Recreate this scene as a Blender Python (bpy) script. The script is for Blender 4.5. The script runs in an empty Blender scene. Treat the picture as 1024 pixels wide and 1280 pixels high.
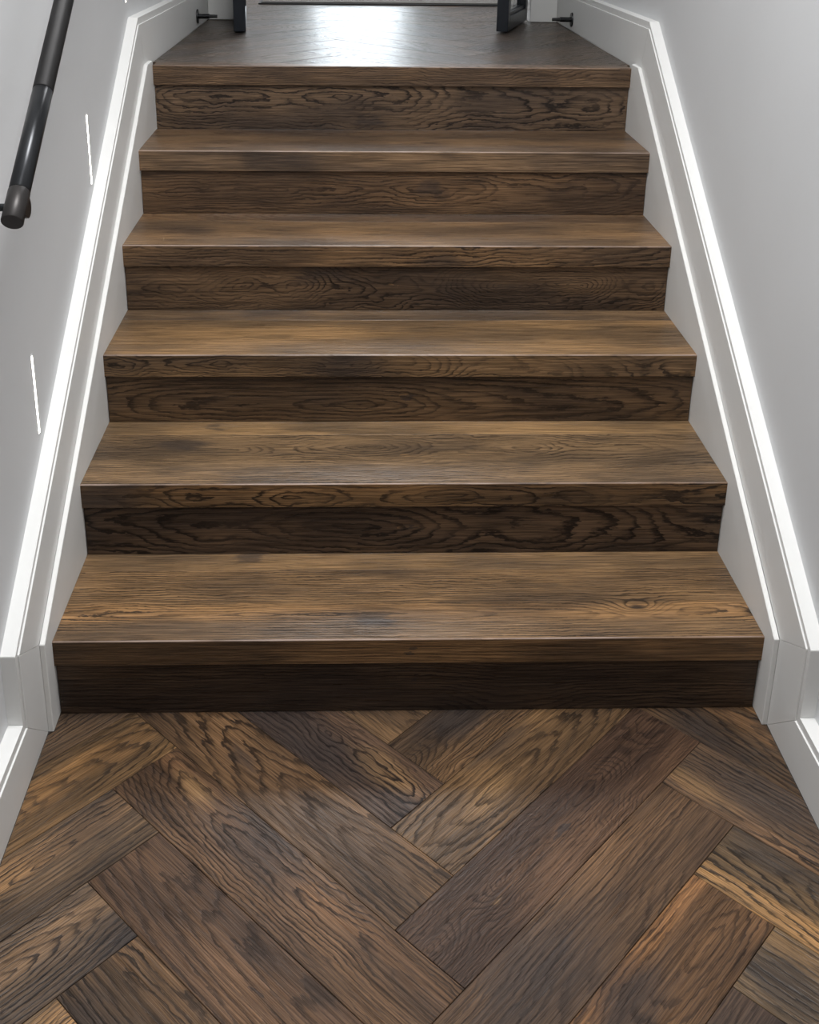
import bpy, bmesh, math, random
from mathutils import Vector, Matrix
random.seed(7)
S = bpy.context.scene
col = S.collection

# ------------------------------------------------------------------ camera
cam = bpy.data.cameras.new('camera')
co = bpy.data.objects.new('camera', cam); col.objects.link(co); S.camera = co
cam.sensor_fit = 'HORIZONTAL'; cam.sensor_width = 36.0
cam.lens = 36.0 * 1388.249 / 1024
cam.shift_x = 29.899 / 1024; cam.shift_y = -291.309 / 1024
cam.clip_start = 0.02; cam.clip_end = 200
_r = Vector((0.999593388, -0.026337725, 0.010926249))
_u = Vector((-0.001671503, 0.328403909, 0.944535906))
_f = Vector((0.02846515, 0.944170110, -0.328226353))
co.matrix_world = Matrix(((_r.x, _u.x, -_f.x, -0.104547), (_r.y, _u.y, -_f.y, -1.669922),
                          (_r.z, _u.z, -_f.z, 1.427948), (0, 0, 0, 1)))
# ------------------------------------------------------------------ world, lights, exposure
w = bpy.data.worlds.new('overcast_sky'); S.world = w; w.use_nodes = True
bg = w.node_tree.nodes['Background']; bg.inputs[0].default_value = (0.86, 0.93, 1.0, 1); bg.inputs[1].default_value = 8.0

def area(name, loc, size, sy, power, colr, rot=(0, 0, 0), spread=180):
    l = bpy.data.lights.new(name, 'AREA'); l.shape = 'RECTANGLE'; l.size = size; l.size_y = sy
    l.energy = power; l.color = colr
    l.spread = math.radians(spread)
    o = bpy.data.objects.new(name, l); o.location = loc; o.rotation_euler = rot; col.objects.link(o)
    return o
area('stairwell_ceiling_light', (0.0, -0.2, 3.27), 0.5, 0.8, 43, (0.99, 0.995, 1.0), spread=125)
area('lower_hall_ceiling_light', (0.0, -1.9, 3.27), 0.8, 0.8, 13, (0.97, 0.99, 1.0))
area('upper_hall_fill_light', (0.0, 3.9, 3.27), 1.0, 1.0, 60, (0.97, 0.98, 1.0))  # unseen fill, added so the landing floor reflects a brighter hall
S.view_settings.view_transform = 'Standard'
S.view_settings.look = 'None'
S.view_settings.gamma = 1
S.view_settings.use_curve_mapping = False
S.view_settings.exposure = 0.0

# ------------------------------------------------------------------ measured sizes (metres)
Y = [0.0, 0.26907, 0.53561, 0.79867, 1.05985, 1.32065]
Z = [0.16235, 0.32553, 0.48791, 0.65142, 0.81663, 0.98944]
JOIN = [0.2182, 0.4809, 0.7427, 1.0001, 1.2400]
NOSE = 0.052; OVER = 0.007
XS = 0.6412      # inner face of the stringers
XB = 0.6511      # face of the skirting
XC = 0.6540      # face of the cap moulding
XW = 0.6790      # face of the wall
ZL = Z[5]
YEND = 2.45
def taper(y):    # the upper landing closes in a little towards the doorway
    return max(0.0, y - 1.3) * 0.0165

# ------------------------------------------------------------------ materials
class NT:
    def __init__(s, name):
        s.m = bpy.data.materials.new(name); s.m.use_nodes = True
        s.t = s.m.node_tree; s.b = s.t.nodes['Principled BSDF']; s.L = s.t.links
    def n(s, typ, **kw):
        nd = s.t.nodes.new(typ)
        for k, v in kw.items(): setattr(nd, k, v)
        return nd
    def put(s, sock, v):
        if hasattr(v, 'is_output'): s.L.new(v, sock)
        elif v is not None: sock.default_value = v
    def math(s, op, a, b=None, c=None, clamp=False):
        nd = s.n('ShaderNodeMath', operation=op); nd.use_clamp = clamp
        for i, v in enumerate((a, b, c)):
            if v is not None: s.put(nd.inputs[i], v)
        return nd.outputs[0]
    def vec(s, x, y, z):
        nd = s.n('ShaderNodeCombineXYZ')
        for i, v in enumerate((x, y, z)): s.put(nd.inputs[i], v)
        return nd.outputs[0]
    def sep(s, v):
        nd = s.n('ShaderNodeSeparateXYZ'); s.put(nd.inputs[0], v); return nd.outputs
    def noise(s, v, scale=1.0, detail=2.0, rough=0.5):
        nd = s.n('ShaderNodeTexNoise'); s.put(nd.inputs['Vector'], v)
        nd.inputs['Scale'].default_value = scale; nd.inputs['Detail'].default_value = detail
        nd.inputs['Roughness'].default_value = rough
        return nd.outputs['Fac']
    def ramp(s, f, pts, interp='LINEAR'):
        nd = s.n('ShaderNodeValToRGB'); cr = nd.color_ramp; cr.interpolation = interp
        while len(cr.elements) < len(pts): cr.elements.new(0.5)
        for e, (p, c) in zip(cr.elements, pts):
            e.position = p; e.color = (c, c, c, 1) if not isinstance(c, tuple) else (*c, 1)
        s.put(nd.inputs[0], f); return nd.outputs[0]
    def sstep(s, v, lo, hi, a=0.0, b=1.0):
        nd = s.n('ShaderNodeMapRange'); nd.interpolation_type = 'SMOOTHSTEP'
        s.put(nd.inputs[0], v); nd.inputs[1].default_value = lo; nd.inputs[2].default_value = hi
        nd.inputs[3].default_value = a; nd.inputs[4].default_value = b
        return nd.outputs[0]
    def mix(s, f, a, b, typ='MIX'):
        nd = s.n('ShaderNodeMix', data_type='RGBA', blend_type=typ)
        s.put(nd.inputs[0], f)
        for i, v in ((6, a), (7, b)):
            if isinstance(v, tuple): v = (*v, 1)
            s.put(nd.inputs[i], v)
        return nd.outputs[2]
    def attr(s, name):
        nd = s.n('ShaderNodeAttribute', attribute_type='OBJECT', attribute_name=name); return nd

def oak_material():
    """Smoked oak. Each board carries its own seed, colour, heart position (grain),
    a smoky stain (spot), and a streak setting, so that no two boards look alike."""
    N = NT('smoked_oak')
    P = N.sep(N.n('ShaderNodeTexCoord').outputs['Object'])
    seed = N.attr('seed').outputs['Fac']
    g = N.sep(N.attr('grain').outputs['Vector'])       # heart offset across, depth, taper along
    lk = N.sep(N.attr('look').outputs['Vector'])       # ring spacing, line strength, wildness
    sp = N.sep(N.attr('spot').outputs['Vector'])       # stain x, across, radius
    gd = N.sep(N.attr('glow').outputs['Vector'])       # paler sapwood band: across, half width, strength
    tone = N.attr('tone').outputs['Color']
    X = P[0]; A = N.math('SUBTRACT', P[1], P[2])
    sz = N.math('MULTIPLY', seed, 13.37)
    def nz(fx, fa, detail=2, rough=.5, k=1.0, extra=0.0):
        return N.noise(N.vec(N.math('MULTIPLY', X, fx), N.math('MULTIPLY', A, fa), N.math('MULTIPLY_ADD', seed, 13.37 * k, extra)), 1.0, detail, rough)
    c = lambda v: N.math('SUBTRACT', v, 0.5)
    # distance from the heart of the trunk
    w1 = c(nz(2.6, 3.0, 2, .5, 1, 3.1)); w2 = c(nz(9, 16, 3, .55, 1, 9.7)); w3 = c(nz(45, 150, 3, .6, 1, 17.3))
    wild = lk[2]
    h = N.math('MULTIPLY_ADD', X, g[2], g[1])
    h = N.math('MULTIPLY_ADD', w1, N.math('MULTIPLY', wild, 0.16), h)
    a = N.math('SUBTRACT', A, g[0]); a = N.math('MULTIPLY_ADD', w2, N.math('MULTIPLY', wild, 0.03), a)
    r = N.math('SQRT', N.math('ADD', N.math('MULTIPLY', a, a), N.math('MULTIPLY', h, h)))
    ring = N.math('DIVIDE', r, lk[0])
    ring = N.math('MULTIPLY_ADD', w2, 0.9, ring)
    ring = N.math('MULTIPLY_ADD', w3, 0.9, ring)
    ring = N.math('ADD', ring, N.math('MULTIPLY', c(nz(1.5, 30, 2, .5, 1, 91.0)), 2.2))
    kn = N.sep(N.attr('knot').outputs['Vector'])
    kx = N.math('MULTIPLY', N.math('SUBTRACT', X, kn[0]), 0.45); ka = N.math('SUBTRACT', A, kn[1])
    kd = N.math('SQRT', N.math('ADD', N.math('MULTIPLY', kx, kx), N.math('MULTIPLY', ka, ka)))
    kd = N.math('DIVIDE', N.math('MULTIPLY_ADD', w3, 0.006, kd), N.math('MAXIMUM', kn[2], 0.0001))
    ring = N.math('ADD', ring, N.math('MULTIPLY', 4.5, N.math('EXPONENT', N.math('MULTIPLY', -1.0, N.math('MULTIPLY', kd, kd)))))
    core = N.sstep(kd, 0.12, 0.5, 0.85, 0.0)
    fr = N.math('FRACT', ring)
    line = N.ramp(fr, [(0.0, 0.12), (0.08, 0.0), (0.50, 0.04), (0.68, 0.45), (0.80, 1.0), (0.93, 1.0), (1.0, 0.12)])
    lvar = N.sstep(nz(3.5, 14, 2, .5, 1, 31.0), 0.30, 0.62, 0.25, 1.0)
    fib = nz(9, 520, 3, .65, 1, 41.0)
    fibc = nz(8, 210, 3, .6, 1, 47.0)
    pores = N.sstep(nz(7, 430, 2, .6, 1, 53.0), 0.52, 0.60)
    poremask = N.math('MULTIPLY', pores, N.math('MULTIPLY_ADD', line, 0.45, 0.55))
    ls = N.math('MULTIPLY', N.math('MULTIPLY', line, lvar), lk[1])
    ls = N.math('MULTIPLY', ls, N.sstep(fib, 0.25, 0.6, 0.75, 1.1))
    # colour
    blo = nz(2.4, 9, 3, .55, 1, 61.0)
    col_ = N.mix(N.sstep(blo, 0.36, 0.66), N.mix(1.0, tone, (0.78, 0.75, 0.74), 'MULTIPLY'), N.mix(1.0, tone, (1.62, 1.46, 1.22), 'MULTIPLY'))
    gb = N.math('DIVIDE', N.math('ABSOLUTE', N.math('SUBTRACT', N.math('MULTIPLY_ADD', w2, 0.03, A), gd[0])), gd[1])
    gl = N.math('MULTIPLY', N.sstep(gb, 0.55, 1.1, 1.0, 0.0), gd[2])
    col_ = N.mix(gl, col_, N.mix(1.0, col_, (2.5, 2.2, 1.75), 'MULTIPLY'))
    sa = N.sep(N.attr('sap').outputs['Vector'])
    ax = N.math('MULTIPLY', N.math('SUBTRACT', X, sa[0]), 0.4); ay = N.math('SUBTRACT', A, sa[1])
    ad = N.math('SQRT', N.math('ADD', N.math('MULTIPLY', ax, ax), N.math('MULTIPLY', ay, ay)))
    ad = N.math('DIVIDE', N.math('MULTIPLY_ADD', w2, 0.05, ad), N.math('MAXIMUM', sa[2], 0.0001))
    col_ = N.mix(N.sstep(ad, 0.3, 1.2, 0.75, 0.0), col_, (0.215, 0.125, 0.058))
    sm = nz(5.5, 22, 3, .6, 1, 71.0)
    col_ = N.mix(N.sstep(sm, 0.56, 0.74, 0.0, 0.55), col_, N.mix(1.0, tone, (0.42, 0.44, 0.50), 'MULTIPLY'))
    f1 = N.sstep(fibc, 0.30, 0.70, 0.82, 1.18); f2 = N.sstep(fib, 0.36, 0.64, 0.68, 1.32)
    ff = N.math('MULTIPLY', f1, f2)
    col_ = N.mix(1.0, col_, N.vec(ff, ff, ff), 'MULTIPLY')
    # smoky stain with a soft ragged edge
    dx = N.math('MULTIPLY', N.math('SUBTRACT', X, sp[0]), 0.5); da = N.math('SUBTRACT', A, sp[1])
    dd = N.math('SQRT', N.math('ADD', N.math('MULTIPLY', dx, dx), N.math('MULTIPLY', da, da)))
    dd = N.math('DIVIDE', N.math('MULTIPLY_ADD', N.math('ADD', w2, N.math('MULTIPLY', c(nz(16, 60, 3, .6, 1, 5.0)), 0.8)), 0.07, dd), N.math('MAXIMUM', sp[2], 0.0001))
    st = N.sstep(dd, 0.15, 1.25, 0.62, 0.0)
    col_ = N.mix(st, col_, (0.030, 0.026, 0.026))
    ink = N.mix(1.0, tone, (0.15, 0.145, 0.165), 'MULTIPLY')
    col_ = N.mix(N.math('MINIMUM', ls, 0.93), col_, ink)
    col_ = N.mix(core, col_, (0.022, 0.018, 0.016))
    col_ = N.mix(N.math('MULTIPLY', poremask, 0.60), col_, ink)
    wn = N.math('MULTIPLY', N.sstep(P[2], 0.0228, 0.0248), N.attr('worn_highlight').outputs['Fac'])
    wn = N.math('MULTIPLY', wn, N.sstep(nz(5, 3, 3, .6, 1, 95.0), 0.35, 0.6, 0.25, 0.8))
    col_ = N.mix(wn, col_, (0.36, 0.27, 0.225))  # paler nosing arris: wear plus the edge highlight painted into the colour
    N.L.new(col_, N.b.inputs['Base Color'])
    rg = N.math('MULTIPLY_ADD', fibc, 0.20, 0.20)
    N.L.new(N.math('MULTIPLY_ADD', line, 0.10, rg), N.b.inputs['Roughness'])
    N.b.inputs['IOR'].default_value = 1.45; N.L.new(N.math('MULTIPLY', N.math('MULTIPLY_ADD', poremask, -0.06, 0.27), N.math('MULTIPLY_ADD', fibc, 0.5, 0.75)), N.b.inputs['Specular IOR Level'])
    bp = N.n('ShaderNodeBump'); N.put(bp.inputs['Strength'], N.math('ADD', 0.5, N.attr('relief').outputs['Fac'])); bp.inputs['Distance'].default_value = 0.0010
    hgt = N.math('SUBTRACT', N.math('MULTIPLY_ADD', fib, 0.5, N.math('MULTIPLY', nz(6, 160, 2, .5, 1, 83.0), 0.9)), N.math('MULTIPLY', N.math('ADD', ls, poremask), 0.5))
    N.put(bp.inputs['Height'], hgt); N.L.new(bp.outputs[0], N.b.inputs['Normal'])
    return N.m

def plain(name, rgb, rough=.5, metal=0.0, bump=None, spec=None):
    N = NT(name)
    N.b.inputs['Base Color'].default_value = (*rgb, 1); N.b.inputs['Roughness'].default_value = rough
    N.b.inputs['Metallic'].default_value = metal
    o = N.n('ShaderNodeTexCoord').outputs['Object']
    v = N.noise(o, 3.0, 3, .5)
    N.L.new(N.mix(N.sstep(v, .3, .7), tuple(x * .985 for x in rgb), tuple(min(1, x * 1.015) for x in rgb)), N.b.inputs['Base Color'])
    if bump:
        b = N.n('ShaderNodeBump'); b.inputs['Strength'].default_value = bump[1]; b.inputs['Distance'].default_value = bump[2]
        N.put(b.inputs['Height'], N.noise(o, bump[0], 3, .6)); N.L.new(b.outputs[0], N.b.inputs['Normal'])
    if spec is not None: N.b.inputs['Specular IOR Level'].default_value = spec
    return N.m

def knurl_material():
    N = NT('knurled_black_metal')
    N.b.inputs['Base Color'].default_value = (0.022, 0.021, 0.021, 1); N.b.inputs['Roughness'].default_value = 0.42
    N.b.inputs['Metallic'].default_value = 0.6
    p = N.sep(N.n('ShaderNodeTexCoord').outputs['Object'])
    ang = N.math('MULTIPLY', N.math('ARCTAN2', p[1], p[0]), 0.016)
    def tri(v): return N.math('ABSOLUTE', N.math('SUBTRACT', N.math('FRACT', N.math('MULTIPLY', v, 620)), 0.5))
    h = N.math('MULTIPLY', tri(N.math('ADD', ang, p[2])), tri(N.math('SUBTRACT', ang, p[2])))
    b = N.n('ShaderNodeBump'); b.inputs['Strength'].default_value = 0.8; b.inputs['Distance'].default_value = 0.0008
    N.put(b.inputs['Height'], h); N.L.new(b.outputs[0], N.b.inputs['Normal'])
    return N.m

def glass_material():
    N = NT('clear_glass')
    N.b.inputs['Base Color'].default_value = (0.97, 0.99, 0.98, 1)
    N.b.inputs['Roughness'].default_value = 0.0; N.b.inputs['IOR'].default_value = 1.45
    N.b.inputs['Transmission Weight'].default_value = 1.0
    return N.m

def emit(name, rgb, k):
    N = NT(name)
    N.b.inputs['Base Color'].default_value = (*rgb, 1)
    N.b.inputs['Emission Color'].default_value = (*rgb, 1); N.b.inputs['Emission Strength'].default_value = k
    return N.m

def mat_material():
    N = NT('coir_mat')
    o = N.n('ShaderNodeTexCoord').outputs['Object']
    v = N.noise(o, 260, 3, .7)
    N.L.new(N.mix(N.sstep(v, .3, .7), (0.10, 0.092, 0.083), (0.15, 0.138, 0.125)), N.b.inputs['Base Color'])
    N.b.inputs['Roughness'].default_value = .95
    b = N.n('ShaderNodeBump'); b.inputs['Strength'].default_value = .8; b.inputs['Distance'].default_value = .003
    N.put(b.inputs['Height'], v); N.L.new(b.outputs[0], N.b.inputs['Normal'])
    return N.m

OAK = oak_material()
WALL = plain('grey_wall_paint', (0.61, 0.615, 0.622), .62, bump=(160, .12, .0006))
TRIM = plain('white_trim_paint', (0.70, 0.696, 0.68), .45, bump=(60, .05, .0006))
STRG = plain('pale_stringer_paint', (0.70, 0.694, 0.675), .45, bump=(60, .05, .0006))
CEIL = plain('white_ceiling_paint', (0.82, 0.82, 0.81), .8)
DARK = plain('dark_subfloor', (0.012, 0.010, 0.009), .9)
BLACK = plain('black_metal', (0.020, 0.021, 0.023), .30, .7)
CAPM = plain('bronzed_black_metal', (0.028, 0.025, 0.024), .42, .6)
NAVY = plain('dark_navy_steel', (0.010, 0.013, 0.019), .35, .2)
KNURL = knurl_material(); GLASS = glass_material()
LED = emit('warm_led', (1.0, 0.96, 0.86), 7.0)
MATM = mat_material(); RUBBER = plain('black_rubber', (0.008, 0.008, 0.008), .6)

# ------------------------------------------------------------------ helpers
def link(name, bm, m, parent=None, loc=None, smooth=False):
    bmesh.ops.recalc_face_normals(bm, faces=bm.faces)
    me = bpy.data.meshes.new(name); bm.to_mesh(me); bm.free()
    if smooth:
        for p in me.polygons: p.use_smooth = True
    me.materials.append(m)
    o = bpy.data.objects.new(name, me); col.objects.link(o)
    if loc is not None: o.location = loc
    if parent is not None: o.parent = parent
    return o
def empty(name, loc=(0, 0, 0), rz=0.0):
    o = bpy.data.objects.new(name, None); col.objects.link(o); o.location = loc; o.rotation_euler = (0, 0, rz)
    o.empty_display_size = 0.1
    return o
def bev(bm, wdt, seg=1):
    if wdt: bmesh.ops.bevel(bm, geom=list(bm.edges), offset=wdt, segments=seg, affect='EDGES', clamp_overlap=True)
def boxbm(x0, x1, y0, y1, z0, z1, b=0.0, seg=1):
    bm = bmesh.new()
    bmesh.ops.create_cube(bm, size=1)
    for v in bm.verts:
        v.co = Vector((x0 if v.co.x < 0 else x1, y0 if v.co.y < 0 else y1, z0 if v.co.z < 0 else z1))
    bev(bm, b, seg)
    return bm
def box(name, x0, x1, y0, y1, z0, z1, m, parent=None, b=0.001, seg=1):
    """box whose origin is its own centre (parents stand at the world origin unless said otherwise)"""
    c = Vector(((x0 + x1) / 2, (y0 + y1) / 2, (z0 + z1) / 2))
    return link(name, boxbm(x0 - c.x, x1 - c.x, y0 - c.y, y1 - c.y, z0 - c.z, z1 - c.z, b, seg), m, parent, c)
def side_prism(name, pts, xa, xb, m, parent=None, b=0.0008, conv=True):
    """polygon in the y-z plane, swept across x from xa to xb"""
    bm = bmesh.new()
    lo = [bm.verts.new((xa, y, z)) for y, z in pts]; hi = [bm.verts.new((xb, y, z)) for y, z in pts]
    bm.faces.new(lo); bm.faces.new(hi[::-1]); n = len(pts)
    for i in range(n): bm.faces.new((lo[i], lo[(i + 1) % n], hi[(i + 1) % n], hi[i]))
    bev(bm, b)
    if conv:
        sg = 1 if xa + xb > 0 else -1
        for v in bm.verts: v.co.x -= sg * taper(v.co.y)
    return link(name, bm, m, parent)
def tube(bm, p0, p1, r, r2=None, seg=24):
    p0 = Vector(p0); p1 = Vector(p1); d = p1 - p0
    q = Vector((0, 0, 1)).rotation_difference(d.normalized()).to_matrix().to_4x4()
    q.translation = (p0 + p1) / 2
    bmesh.ops.create_cone(bm, cap_ends=True, segments=seg, radius1=r, radius2=r if r2 is None else r2, depth=d.length, matrix=q)
def clip(poly, x0, x1, y0, y1):
    for ax, val, keep in ((0, x0, 1), (0, x1, -1), (1, y0, 1), (1, y1, -1)):
        out = []
        for i in range(len(poly)):
            a, b = poly[i - 1], poly[i]
            ia, ib = (a[ax] - val) * keep >= 0, (b[ax] - val) * keep >= 0
            if ia != ib:
                t = (val - a[ax]) / (b[ax] - a[ax]); out.append((a[0] + t * (b[0] - a[0]), a[1] + t * (b[1] - a[1])))
            if ib: out.append(b)
        poly = out
        if len(poly) < 3: return []
    return poly
def parea(p): return abs(sum(p[i - 1][0] * p[i][1] - p[i][0] * p[i - 1][1] for i in range(len(p)))) / 2

_seed = [0]
TONES = [(0.112, 0.068, 0.040), (0.098, 0.060, 0.038), (0.128, 0.080, 0.047), (0.090, 0.055, 0.036)]
def oak(o, tone=None, grain=None, look=None, spot=None, glow=None, seed=None, sap=None, knot=None, relief=0.0):
    _seed[0] += 1
    rnd = random.Random(_seed[0] * 31 + 5)
    o['seed'] = float(seed if seed is not None else rnd.uniform(1, 40))
    o['tone'] = [float(v) for v in (tone or rnd.choice(TONES))]
    o['grain'] = [float(v) for v in (grain or (rnd.uniform(-.06, .06), rnd.uniform(-.05, .05), rnd.choice((-1, 1)) * rnd.uniform(.05, .12)))]
    o['look'] = [float(v) for v in (look or (rnd.uniform(.007, .011), rnd.uniform(.7, .95), rnd.uniform(.7, 1.2)))]
    o['spot'] = [float(v) for v in (spot or (rnd.uniform(-.25, .25), rnd.uniform(-.06, .06), rnd.uniform(0.0, .07)))]
    o['glow'] = [float(v) for v in (glow or (rnd.uniform(-.09, .09), .03, rnd.uniform(0, .25)))]
    o['relief'] = float(relief)
    o['knot'] = [float(v) for v in (knot or (0, 3.0, .001))]
    o['sap'] = [float(v) for v in (sap or (0, 0, 0))]
    return o

# ------------------------------------------------------------------ room shell
def struct(o): o['kind'] = 'structure'; return o
YB = -3.2; ZC = 3.3; YF = 5.0; XH = 1.7
def plan_prism(name, pts, z0, z1, m, parent=None):
    bm = bmesh.new()
    lo = [bm.verts.new((x, y, z0)) for x, y in pts]; hi = [bm.verts.new((x, y, z1)) for x, y in pts]
    bm.faces.new(lo[::-1]); bm.faces.new(hi); n = len(pts)
    for i in range(n): bm.faces.new((lo[i], lo[(i + 1) % n], hi[(i + 1) % n], hi[i]))
    return link(name, bm, m, parent)
for s, nm in ((-1, 'left'), (1, 'right')):
    xe = XW - taper(YEND)
    struct(plan_prism('wall_' + nm, [(s * XW, YB), (s * XW, 1.3), (s * xe, YEND), (s * 0.85, YEND), (s * 0.85, YB)], -0.1, ZC, WALL))
struct(box('wall_back', -0.85, 0.85, YB - 0.1, YB, -0.1, ZC, WALL, b=0))
struct(box('ceiling', -XH - 0.1, XH + 0.1, YB - 0.1, YF + 0.1, ZC, ZC + 0.1, CEIL, b=0))
# doorway wall at the head of the landing: two piers and a lintel, one wall
OPX = 0.545; ZD = ZL + 2.08
bm = bmesh.new()
for a, b, z0, z1 in ((-XH, -OPX, ZL - .3, ZC), (OPX, XH, ZL - .3, ZC), (-OPX, OPX, ZD, ZC)):
    t = boxbm(a, b, YEND + 0.005, YEND + 0.12, z0, z1); me = bpy.data.meshes.new('t'); t.to_mesh(me); t.free(); bm.from_mesh(me); bpy.data.meshes.remove(me)
struct(link('wall_front', bm, WALL))
# upper hall beyond the doorway
for s, nm in ((-1, 'hall_left'), (1, 'hall_right')):
    struct(box('wall_' + nm, min(s * XH, s * (XH + .1)), max(s * XH, s * (XH + .1)), YEND + .005, YF, ZL - .3, ZC, WALL, b=0))
bm = bmesh.new()
FX0, FX1, FZ1 = -0.50, 0.36, ZL + 2.2
for a, b, z0, z1 in ((-XH, FX0, ZL - .3, ZC), (FX1, XH, ZL - .3, ZC), (FX0, FX1, FZ1, ZC), (FX0, FX1, ZL - .3, ZL)):
    t = boxbm(a, b, YF, YF + 0.12, z0, z1); me = bpy.data.meshes.new('t'); t.to_mesh(me); t.free(); bm.from_mesh(me); bpy.data.meshes.remove(me)
struct(link('wall_hall_end', bm, WALL))
fd = struct(empty('door_3', ((FX0 + FX1) / 2, YF + .05, ZL)))
for a, b, z0, z1, n in ((FX0, FX0 + .16, 0, 2.2, 'stile'), (FX1 - .17, FX1, 0, 2.2, 'stile'), (FX0 + .16, FX1 - .17, 0, .07, 'rail'), (FX0 + .16, FX1 - .17, 2.08, 2.2, 'rail')):
    cx = (FX0 + FX1) / 2
    box(n, a - cx, b - cx, -.022, .022, z0 + .001, z1 - .001, NAVY, fd, .002)
box('pane', FX0 + .16 - (FX0 + FX1) / 2, FX1 - .17 - (FX0 + FX1) / 2, -.004, .004, .07, 2.08, GLASS, fd, 0)

# ------------------------------------------------------------------ herringbone floor
T = 0.18737; WD = T / math.sqrt(2); LN = 0.6588   # see lattice below
T = 0.18737
D1 = (-0.0434, -0.45304)
def lattice():
    """yield (family, column, k, four corners)"""
    t = T; wd = t / math.sqrt(2); a = (math.sqrt(.5), -math.sqrt(.5)); b = (math.sqrt(.5), math.sqrt(.5))
    for n in range(-3, 4):
        for k in range(-40, 41):
            ox, oy = D1[0] + n * LN * math.sqrt(2), D1[1] - k * t
            q = lambda u, v: (ox + u[0] + v[0], oy + u[1] + v[1])
            z = (0, 0); wb = (wd * b[0], wd * b[1]); la = (-LN * a[0], -LN * a[1]); wa = (wd * a[0], wd * a[1]); lb = (LN * b[0], LN * b[1])
            yield 'a', n, k, [q(z, z), q(z, wb), q(la, wb), q(la, z)]
            yield 'b', n, k, [q(z, z), q(wa, z), q(wa, lb), q(z, lb)]
def plank_mesh(poly, c, ang, th, rnd):
    """clipped board with a small chamfer on its top arris; local x runs along the board"""
    ca, sa = math.cos(-ang), math.sin(-ang)
    P = [((x - c[0]) * ca - (y - c[1]) * sa, (x - c[0]) * sa + (y - c[1]) * ca) for x, y in poly]
    if sum(P[i - 1][0] * P[i][1] - P[i][0] * P[i - 1][1] for i in range(len(P))) < 0: P.reverse()
    def inset(d):
        n = len(P); out = []
        for i in range(n):
            p0, p1, p2 = Vector(P[i - 1]), Vector(P[i]), Vector(P[(i + 1) % n])
            e1 = (p1 - p0); e2 = (p2 - p1)
            if e1.length < 1e-6 or e2.length < 1e-6: out.append(p1); continue
            e1.normalize(); e2.normalize(); n1 = Vector((-e1.y, e1.x)); n2 = Vector((-e2.y, e2.x))
            m = n1 + n2; L = m.length_squared
            out.append(p1 + m * (2 * d / L) if L > .3 else p1 + n1 * d)
        return out
    bm = bmesh.new(); rings = []
    for d, z in ((.0004, -th), (.0004, -.0007), (.0011, 0.0)):
        rings.append([bm.verts.new((p.x, p.y, z)) for p in inset(d)])
    n = len(P)
    for r0, r1 in zip(rings, rings[1:]):
        for i in range(n): bm.faces.new((r0[i], r0[(i + 1) % n], r1[(i + 1) % n], r1[i]))
    bm.faces.new(rings[-1]); bm.faces.new(rings[0][::-1])
    return bm
#PLANKS: per-board look for the boards the photograph shows: (family, column, k) -> settings
PL = {}
FLOORK = (.88, .835, .76); STAIRK = (1.03, .97, .885)
def warm(o, k):
    o['tone'] = [a * b for a, b in zip(o['tone'], k)]
def lay(parent, x0, x1, y0, y1, z, shift=(0, 0), table=None, xf=None):
    for fam, n, k, q in lattice():
        q = [(x + shift[0], y + shift[1]) for x, y in q]
        p = clip(q, x0, x1, y0, y1)
        if not p or parea(p) < 2e-4: continue
        c = (sum(v[0] for v in q) / 4, sum(v[1] for v in q) / 4)
        ang = -math.pi / 4 if fam == 'a' else math.pi / 4
        rnd = random.Random(hash((fam == 'a', n, k)) & 0xffff)
        if xf: p = [xf(v) for v in p]
        bm = plank_mesh(p, c, ang, .012, rnd)
        o = link('plank', bm, OAK, parent, (c[0], c[1], z - rnd.uniform(0, .0005)))
        o.rotation_euler = (0, 0, ang)
        warm(oak(o, **((table or {}).get((fam, n, k), {}))), FLOORK)
YFL = YF
fl = struct(box('floor', -0.66, 0.66, YB, YFL, -0.05, -0.0125, DARK, b=0))
fl.location = (0, 0, 0)
for v in fl.data.vertices: v.co += Vector((0, (YB + YFL) / 2, -0.03125))
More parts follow.
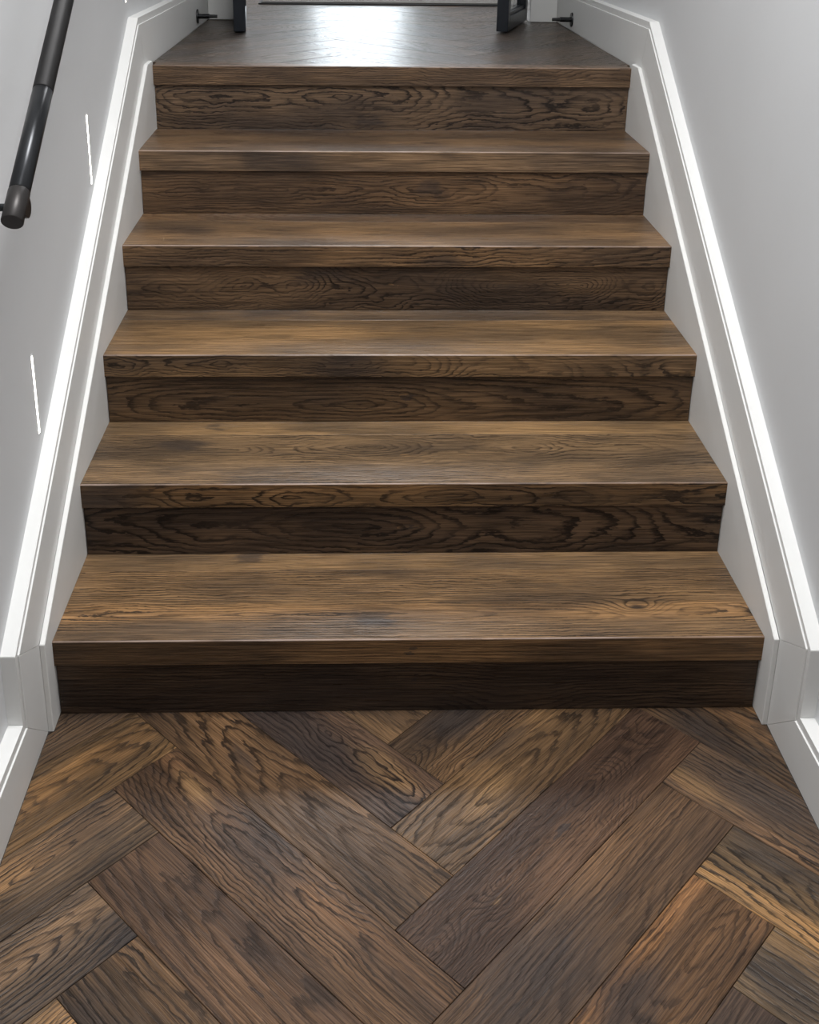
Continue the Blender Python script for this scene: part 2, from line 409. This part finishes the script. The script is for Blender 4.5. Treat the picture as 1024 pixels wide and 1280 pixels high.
PL.update({
    ('b', 0, -2): dict(tone=(.085, .058, .040), look=(.006, .9, 1.4), spot=(-.19, .016, .055), grain=(.02, .03, .10)),
    ('b', 0, -1): dict(tone=(.112, .074, .045), look=(.0125, .95, .35), spot=(-.05, .065, .05), grain=(-.004, .030, .22), sap=(-.16, .0, .03)),
    ('b', 0, 0): dict(tone=(.074, .047, .035), look=(.006, .55, 2.0), spot=(0, 0, 0), grain=(.01, .02, .07), sap=(-.19, -.012, .008), glow=(-.05, .02, 0)),
    ('b', 0, 1): dict(tone=(.094, .062, .043), look=(.008, .6, .5), spot=(-.09, .02, .085), grain=(-.07, .05, -.08), glow=(.04, .04, .1)),
    ('b', 0, 2): dict(tone=(.104, .064, .040), look=(.011, .7, .6), spot=(.075, .025, .05), grain=(-.01, .05, -.25), glow=(.075, .04, .45)),
    ('b', 0, 3): dict(tone=(.060, .043, .037), look=(.007, .5, .7), spot=(.2, 0, .09), glow=(0, .03, 0)),
    ('a', 0, -2): dict(tone=(.110, .075, .050), look=(.006, .7, .8), spot=(0, 0, 0)),
    ('a', 0, -1): dict(tone=(.072, .050, .041), look=(.010, .95, 1.5), spot=(.09, -.02, .10), grain=(.01, .055, -.24), sap=(.235, .015, .036)),
    ('a', 0, 0): dict(tone=(.108, .070, .045), look=(.012, .85, .35), spot=(-.09, .0, .03), grain=(.012, .055, -.17), glow=(-.05, .03, 0)),
    ('a', 0, 1): dict(tone=(.088, .056, .038), look=(.0066, .8, 1.0), spot=(-.07, .03, .075), grain=(.02, .03, -.12), sap=(-.22, .03, .022), glow=(.03, .02, .2)),
    ('a', 0, 2): dict(tone=(.092, .058, .040), look=(.012, .6, .3), spot=(0, 0, 0), grain=(.045, .05, -.13), glow=(-.06, .03, 0)),
    ('a', 0, 3): dict(tone=(.102, .068, .044), look=(.012, 1.0, .7), spot=(-.25, -.05, .05), grain=(.02, .02, .12), glow=(.04, .03, .3)),
    ('b', -1, -1): dict(tone=(.070, .050, .038), look=(.007, .8, .8), spot=(.25, 0, .06)),
    ('b', -1, 0): dict(tone=(.122, .080, .046), look=(.008, .85, .6), spot=(.02, .05, .05), grain=(.005, .03, .18), glow=(.01, .035, .35)),
    ('b', -1, 1): dict(tone=(.104, .074, .052), look=(.009, .8, .5), spot=(.28, .02, .07), grain=(.012, .03, -.16), glow=(.03, .03, .5)),
    ('b', -1, 2): dict(tone=(.084, .064, .053), look=(.008, .95, .6), spot=(.33, -.08, .04), grain=(.012, .035, -.20), glow=(.02, .03, .35)),
    ('b', -1, 3): dict(tone=(.19, .13, .080), look=(.006, .8, .8), spot=(0, 0, 0), glow=(0, .07, .6)),
    ('a', 1, 0): dict(tone=(.100, .066, .043), look=(.009, .95, .5), spot=(-.2, -.04, .05), grain=(.03, .04, -.12), glow=(.03, .02, .5)),
    ('a', 1, 1): dict(tone=(.084, .059, .045), look=(.009, .85, .7), spot=(-.2, .03, .08), grain=(-.05, .03, .14), sap=(-.27, -.035, .03), glow=(-.05, .02, .5)),
    ('a', 1, 2): dict(tone=(.122, .086, .054), look=(.008, .95, .7), spot=(-.24, .05, .06), grain=(.03, .05, -.10), glow=(-.052, .035, .95)),
    ('a', 1, 3): dict(tone=(.100, .075, .054), look=(.012, .85, .4), spot=(-.28, -.02, .04), grain=(-.08, .05, .06), glow=(.04, .02, .3)),
})
lay(fl, -XB, XB, -3.15, 0.02, 0.0, table=PL)
lf = struct(box('floor_landing', -0.66, 0.66, 1.335, YEND, ZL - .06, ZL - .0125, DARK, b=0))
c = lf.location.copy(); lf.location = (0, 0, 0)
for v in lf.data.vertices: v.co += c
NB = 1.375
LT = {}
def squeeze(v): return (v[0] * (1 - taper(v[1]) / XB), v[1])
for _f, _n, _k, _q in lattice(): LT[(_f, _n, _k)] = dict(look=(.009, .55, 1.0), tone=(.066, .050, .040), glow=(0, .05, 0), relief=.5)
lay(lf, -XB, XB, NB, YEND, ZL, shift=(0.25, 0.1), xf=squeeze, table=LT)
hf = struct(box('floor_hall', -XH, XH, YEND, YF, ZL - .06, ZL - .0125, DARK, b=0))
c = hf.location.copy(); hf.location = (0, 0, 0)
for v in hf.data.vertices: v.co += c
lay(hf, -XH, XH, YEND + .001, YF, ZL, shift=(0.25, 0.1), table=LT)

# ------------------------------------------------------------------ staircase
st = empty('staircase'); st['category'] = 'stairs'
st['label'] = 'straight flight of six dark smoked oak steps with closed white sides'
TB = {}; RB = {}; NBD = {}
TB.update({
    0: dict(tone=(.122, .084, .053), look=(.0070, .9, .45), grain=(-.045, .012, .03), spot=(-.06, -.064, .018), glow=(-.04, .03, .3), knot=(.43, -.03, .022)),
    (0, 'b'): dict(tone=(.150, .104, .064), look=(.006, .3, .5), grain=(.1, .1, .02), spot=(-.32, 0, .012), glow=(0, .05, 0)),
    1: dict(tone=(.112, .082, .056), look=(.008, .75, 1.1), grain=(.03, .02, .05), spot=(-.45, .05, .03), glow=(-.08, .03, .1)),
    (1, 'b'): dict(tone=(.165, .116, .070), look=(.006, .25, .5), grain=(.1, .1, .02), spot=(-.4, 0, .012), glow=(0, .05, 0)),
    2: dict(tone=(.150, .102, .060), look=(.007, .3, .5), grain=(.15, .08, .03), spot=(-.03, .03, .022), glow=(-.02, .05, .0)),
    (2, 'b'): dict(tone=(.110, .080, .056), look=(.006, .3, .5), grain=(.1, .1, .02), spot=(-.3, 0, .06), glow=(0, .05, 0)),
    3: dict(tone=(.122, .086, .058), look=(.009, .3, .6), grain=(.15, .06, .03), spot=(-.5, 0, .05), glow=(-.02, .05, .1)),
    (3, 'b'): dict(tone=(.11, .075, .05), look=(.006, .3, .5), spot=(0, 0, 0), glow=(0, .05, 0)),
    4: dict(tone=(.100, .072, .052), look=(.009, .25, .6), grain=(.15, .06, .03), spot=(.1, 0, .02), glow=(-.02, .05, .1)),
    (4, 'b'): dict(tone=(.085, .06, .043), look=(.006, .3, .5), spot=(0, 0, 0), glow=(0, .05, 0)),
    5: dict(tone=(.085, .058, .042), look=(.009, .4, .6)),
})
NBD.update({
    0: dict(tone=(.115, .075, .045), look=(.005, .5, .3), grain=(.1, .05, .01), spot=(0, 0, 0), glow=(0, .05, 0)),
    1: dict(tone=(.108, .073, .045), look=(.008, .95, 1.0), grain=(.0, .01, .05), spot=(-.6, 0, .05)),
    2: dict(tone=(.110, .078, .052), look=(.006, .85, 1.2), grain=(-.01, .02, .06), spot=(-.1, 0, .05)),
    3: dict(tone=(.125, .085, .055), look=(.008, .9, .6), grain=(-.03, .015, .05), spot=(.1, .01, .03)),
    4: dict(tone=(.135, .099, .072), look=(.007, .12, .6), grain=(.1, .05, .02), spot=(-.3, 0, .07), glow=(0, .05, 0)),
    5: dict(tone=(.135, .095, .066), look=(.006, .6, .8), grain=(-.05, .02, .04), spot=(0, 0, 0)),
})
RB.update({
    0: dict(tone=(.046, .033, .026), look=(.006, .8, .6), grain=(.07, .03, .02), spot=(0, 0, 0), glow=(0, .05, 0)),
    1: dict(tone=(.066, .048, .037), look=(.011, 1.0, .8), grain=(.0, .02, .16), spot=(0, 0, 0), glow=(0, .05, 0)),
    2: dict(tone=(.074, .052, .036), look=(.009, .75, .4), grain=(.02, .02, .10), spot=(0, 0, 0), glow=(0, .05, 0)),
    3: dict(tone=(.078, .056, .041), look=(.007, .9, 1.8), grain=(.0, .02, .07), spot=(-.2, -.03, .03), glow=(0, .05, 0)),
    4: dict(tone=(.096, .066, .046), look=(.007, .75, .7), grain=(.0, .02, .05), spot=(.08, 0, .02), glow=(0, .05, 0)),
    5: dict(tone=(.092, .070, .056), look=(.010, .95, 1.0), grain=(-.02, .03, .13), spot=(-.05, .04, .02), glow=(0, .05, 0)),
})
for k in range(5):
    y0, z = Y[k], Z[k]
    # tread: wide front board, with the narrow back board and the mitred nosing as its pieces
    t = box('tread', -XS, XS, y0 + .0012, JOIN[k] - .0003, z - .022, z, OAK, st, .0010)
    c = t.location
    oak(t, **TB.get(k, {}))
    def child(name, x0, x1, ya, yb, za, zb, b, seg=1):
        o = box(name, x0 - c.x, x1 - c.x, ya - c.y, yb - c.y, za - c.z, zb - c.z, OAK, t, b, seg); return o
    oak(child('back_board', -XS, XS, JOIN[k] + .0003, Y[k + 1] + OVER + .010, z - .022, z - .0003, .0006), **TB.get((k, 'b'), {}))
    # front face carried up to the arris, with a softened top edge
    bm = bmesh.new()
    prof = [(y0 + OVER - .002, z - NOSE + .0004), (y0 + .0006, z - NOSE), (y0, z - NOSE + .0008), (y0, z - .0030)]
    prof += [(y0 + .0024 * (1 - math.cos(t_)), z - .0030 + .0028 * math.sin(t_)) for t_ in (0.35, .75, 1.15, 1.5708)]
    prof += [(y0 + .0026, z - .021), (y0 + OVER + .009, z - .0225), (y0 + OVER + .009, z - NOSE + .0004)]
    yc = y0 + .004; zc = z - NOSE / 2
    lo = [bm.verts.new((-XS, a - yc, b_ - zc)) for a, b_ in prof]; hi = [bm.verts.new((XS, a - yc, b_ - zc)) for a, b_ in prof]
    bm.faces.new(lo); bm.faces.new(hi[::-1])
    for i in range(len(prof)): bm.faces.new((lo[i], lo[(i + 1) % len(prof)], hi[(i + 1) % len(prof)], hi[i]))
    nb = link('nosing', bm, OAK, t, (0 - c.x, yc - c.y, zc - c.z)); oak(nb, **NBD.get(k, {})); nb['worn_highlight'] = 1.0
    for v in t.data.vertices:   # leave room for the nosing arris
        if v.co.y < -(JOIN[k] - y0) / 2 + .01: v.co.y += .0016
# nosing board of the landing
z = ZL; y0 = Y[5]
t = box('landing_board', -XS + .001, XS - .001, y0 + .0030, NB - .0003, z - .022, z, OAK, st, .0008); oak(t, **TB.get(5, {}))
c = t.location
bm = bmesh.new()
prof = [(y0 + OVER - .002, z - NOSE + .0004), (y0 + .0006, z - NOSE), (y0, z - NOSE + .0008), (y0, z - .0030)]
prof += [(y0 + .0024 * (1 - math.cos(t_)), z - .0030 + .0028 * math.sin(t_)) for t_ in (0.35, .75, 1.15, 1.5708)]
prof += [(y0 + .0026, z - .021), (y0 + OVER + .009, z - .0225), (y0 + OVER + .009, z - NOSE + .0004)]
yc = y0 + .004; zc = z - NOSE / 2
lo = [bm.verts.new((-XS, a - yc, b_ - zc)) for a, b_ in prof]; hi = [bm.verts.new((XS, a - yc, b_ - zc)) for a, b_ in prof]
bm.faces.new(lo); bm.faces.new(hi[::-1])
for i in range(len(prof)): bm.faces.new((lo[i], lo[(i + 1) % len(prof)], hi[(i + 1) % len(prof)], hi[i]))
nb = oak(link('nosing', bm, OAK, t, (-c.x, yc - c.y, zc - c.z)), **NBD.get(5, {})); nb['worn_highlight'] = 0.6
for k in range(6):
    zb = (Z[k - 1] if k else 0.0); zt = Z[k] - (.0225 if k < 5 else .0225)
    y0 = Y[k] + OVER
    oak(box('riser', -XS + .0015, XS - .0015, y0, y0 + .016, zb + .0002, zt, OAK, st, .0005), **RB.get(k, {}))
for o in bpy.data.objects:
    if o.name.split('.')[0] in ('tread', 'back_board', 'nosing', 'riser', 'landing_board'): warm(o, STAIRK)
for s in (-1, 1):
    o = side_prism('stringer', [(-.040, 0.0), (-.040, .186), (1.253, 1.001), (1.3195, 1.001), (1.3195, .9905), (1.345, .9), (1.345, 0)],
                   min(s * XS, s * XB), max(s * XS, s * XB), STRG, st, .0012, conv=False)
# ------------------------------------------------------------------ skirting with cap moulding
ZE = -0.010
for s, nm in ((-1, 'left'), (1, 'right')):
    bb = struct(empty('baseboard_' + nm))
    lo, hi = sorted((s * XB, s * (XW + .002)))
    body = [[(YB, 0), (-.0403, 0), (-.141, .097), (YB, .097)],
            [(-.141, .0975), (-.0403, .0003), (-.030, .0003), (-.030, .180), (-.0403, .1857), (-.141, .2425)],
            [(-.141, .243), (-.0405, .1862), (1.262, 1.0015), (1.325, .9), (1.325, 1.0), (1.216, 1.105)],
            [(1.216, 1.1055), (1.262, 1.002), (1.325, .985), (YEND, .985), (YEND, 1.105 + ZE)]]
    body[2] = [(-.141, .243), (-.0405, .1862), (1.262, 1.0015), (1.216, 1.105)]
    body[3] = [(1.2165, 1.1052), (1.2625, 1.0017), (1.2625, .9905), (YEND, .9905), (YEND, 1.105 + ZE)]
    for p in body: side_prism('board', p, lo, hi, TRIM, bb, .0006)
    side_prism('backing', [(-.028, 0), (-.028, .186), (1.26, .994), (YEND, .985), (YEND, 0)], *sorted((s * (XB + .0005), s * (XW + .002))), TRIM, bb, 0)
    lo, hi = sorted((s * XC, s * (XW + .002)))
    capp = [[(YB, .0972), (-.1412, .0972), (-.152, .112), (YB, .112)],
            [(-.1412, .0975), (-.1412, .2428), (-.152, .248), (-.152, .1122)],
            [(-.1412, .2432), (1.216, 1.1052), (1.2255, 1.1222), (-.152, .2484)],
            [(1.2164, 1.1054), (YEND, 1.1052 + ZE), (YEND, 1.1224 + ZE), (1.2258, 1.1224)]]
    for p in capp: side_prism('moulding', p, lo, hi, TRIM, bb, .0005)
# door casing around the opening
for i, s in enumerate((-1, 1)):
    x1 = s * (XB - taper(YEND) - .001); x0 = s * (OPX - .012)
    a, b = sorted((x0, x1))
    struct(box('trim_%d' % (i + 1), a, b, YEND - .016, YEND + .0045, ZL + .0005, ZD + .08, TRIM, b=.002))
    a, b = sorted((s * OPX, s * (OPX - .012)))
    struct(box('trim_%d' % (i + 3), a, b, YEND + .005, YEND + .13, ZL + .0005, ZD, TRIM, b=.001))
struct(box('trim_5', -OPX + .012, OPX - .012, YEND - .016, YEND + .0045, ZD, ZD + .08, TRIM, b=.002))

# ------------------------------------------------------------------ glazed steel doors, opened onto the landing
def door(idx, tip, hinge, side):
    dx, dy = hinge[0] - tip[0], hinge[1] - tip[1]; L = math.hypot(dx, dy)
    d = struct(empty('door_%d' % idx, (tip[0], tip[1], ZL + .006), math.atan2(dy, dx)))
    th = .0195; H = 2.02; R = .045; ST = .042
    box('stile', 0, ST, -th, th, 0, H, NAVY, d, .0015)
    box('stile', L - ST, L, -th, th, 0, H, NAVY, d, .0015)
    box('rail', ST, L - ST, -th, th, 0, R, NAVY, d, .0015)
    box('rail', ST, L - ST, -th, th, H - R, H, NAVY, d, .0015)
    for zz in (.68, 1.34): box('glazing_bar', ST, L - ST, -.012, .012, zz, zz + .025, NAVY, d, .001)
    for sy in (-1, 1):
        a, b = sorted((sy * .004, sy * .012))
        box('glazing_bead', ST, L - ST, a, b, R, R + .012, NAVY, d, .0008)
    for z0, z1 in ((R, .68), (.705, 1.34), (1.365, H - R)): box('pane', ST, L - ST, -.003, .003, z0, z1, GLASS, d, 0)
    bm = bmesh.new()
    for sy in (-1, 1):
        tube(bm, (.021, sy * th, 1.0), (.021, sy * .06, 1.0), .007); tube(bm, (.021, sy * .06, 1.0), (.12, sy * .06, 1.0), .008)
    link('door_handle', bm, BLACK, d)
    return d
door(1, (-0.4780, 2.030), (-0.516, 2.470), -1)
door(2, (0.3870, 2.085), (0.508, 2.470), 1)

# ------------------------------------------------------------------ door stops on the skirting
for s, yy, lab in ((-1, 2.185, 'black door stop on the skirting beside the stile end of the edge-on door leaf'),
                   (1, 2.175, 'black door stop on the skirting below the sloping cap, facing the open glazed leaf')):
    xw = s * (XB - taper(yy)); zz = ZL + .038
    d = empty('door_stop', (xw, yy, zz)); d['category'] = 'door stop'; d['group'] = 'door stops on the landing skirting'
    d['label'] = lab
    bm = bmesh.new(); tube(bm, (0, 0, 0), (-s * .004, 0, 0), .024, .023, 32); link('rose', bm, BLACK, d, smooth=False)
    bm = bmesh.new(); tube(bm, (-s * .004, 0, 0), (-s * .042, 0, 0), .0082, seg=24); link('stem', bm, BLACK, d)
    bm = bmesh.new(); tube(bm, (-s * .042, 0, 0), (-s * .068, 0, 0), .0062, .0055, 20); link('bumper', bm, RUBBER, d)

# ------------------------------------------------------------------ wall lights, thin upright slots in the left wall
for i, (yy, z0, lab) in enumerate(((.168, .4905, 'lowest slim upright light slot in the wall, beside the third step'),
                                   (.708, .8200, 'middle slim upright light slot in the wall, beside the rail'),
                                   (1.2055, 1.1620, 'topmost slim upright light slot in the wall, just above the landing skirting'))):
    L = empty('wall_light', (-XW, yy, z0)); L['category'] = 'wall light'; L['group'] = 'slot lights climbing the stair wall'; L['label'] = lab
    bm = boxbm(0.0, .0008, -.0055, .0055, -.003, .1545, .0002); link('bezel', bm, WALL, L)
    bm = boxbm(.0008, .0016, -.0036, .0036, 0, .1515, .0003); link('diffuser', bm, LED, L)

# ------------------------------------------------------------------ handrail
hr = empty('handrail', (-.679, -.09, .9)); hr['category'] = 'handrail'
hr['label'] = 'round black metal handrail with knurled grip running up the wall'
O = Vector(hr.location)
A0 = Vector((-.595, -.1255, .9758)); A1 = Vector((-.595, .27, 1.2512)); dr = (A1 - A0).normalized()
RR = .0157
def rod(name, s0, s1, r, m, ch=.0008):
    a = A0 + dr * s0; b = A0 + dr * s1; Ln = s1 - s0
    bm = bmesh.new()
    prof = [(0, 0), (r - ch, 0), (r, ch), (r, Ln - ch), (r - ch, Ln), (0, Ln)]
    seg = 48; rings = []
    for pr, pz in prof:
        if pr == 0: rings.append([bm.verts.new((0, 0, pz))])
        else: rings.append([bm.verts.new((pr * math.cos(2 * math.pi * i / seg), pr * math.sin(2 * math.pi * i / seg), pz)) for i in range(seg)])
    for q0, q1 in zip(rings, rings[1:]):
        for i in range(seg):
            j = (i + 1) % seg
            if len(q0) == 1: bm.faces.new((q0[0], q1[j], q1[i]))
            elif len(q1) == 1: bm.faces.new((q0[i], q0[j], q1[0]))
            else: bm.faces.new((q0[i], q0[j], q1[j], q1[i]))
    o = link(name, bm, m, hr, a - O)
    for p in o.data.polygons: p.use_smooth = len(p.vertices) == 4 and abs(p.normal.z) < .5
    o.rotation_mode = 'QUATERNION'; o.rotation_quaternion = Vector((0, 0, 1)).rotation_difference(dr)
    return o
e = rod('end_cap', 0, .058, RR + .0004, CAPM); e['label'] = 'bronzed black end cap'
rod('plain_sleeve', .058, .265, RR, BLACK)
rod('knurled_grip', .265, 1.75, RR + .0003, KNURL)
rod('plain_sleeve', 1.75, 1.90, RR, BLACK); rod('end_cap', 1.90, 1.958, RR + .0004, CAPM)
up = Vector((1, 0, 0)).cross(dr).normalized()
if up.z < 0: up = -up
for sb in (.046, 1.80):
    q = A0 + dr * sb - up * .022
    bm = bmesh.new()
    tube(bm, q + Vector((-.012, 0, 0)) - O, q + Vector((.010, 0, 0)) - O, .0160, seg=40)
    br = link('bracket', bm, BLACK, hr)
    bm = bmesh.new(); tube(bm, q + Vector((-.012, 0, 0)) - O, Vector((-.679, q.y, q.z)) - O, .0058); link('arm', bm, BLACK, br)
    bm = bmesh.new(); tube(bm, Vector((-.679, q.y, q.z)) - O, Vector((-.675, q.y, q.z)) - O, .021, seg=40); link('rose', bm, BLACK, br)

# ------------------------------------------------------------------ doormat in the upper hall
mt = empty('doormat', (0.10, 3.38, ZL)); mt['category'] = 'doormat'; mt['label'] = 'grey-brown doormat with a dark rubber edge beyond the open doors'
link('rubber_base', boxbm(-.60, .60, -.35, .35, 0, .006, .001), RUBBER, mt)
link('pile', boxbm(-.588, .588, -.338, .338, .006, .011, .001), MATM, mt)
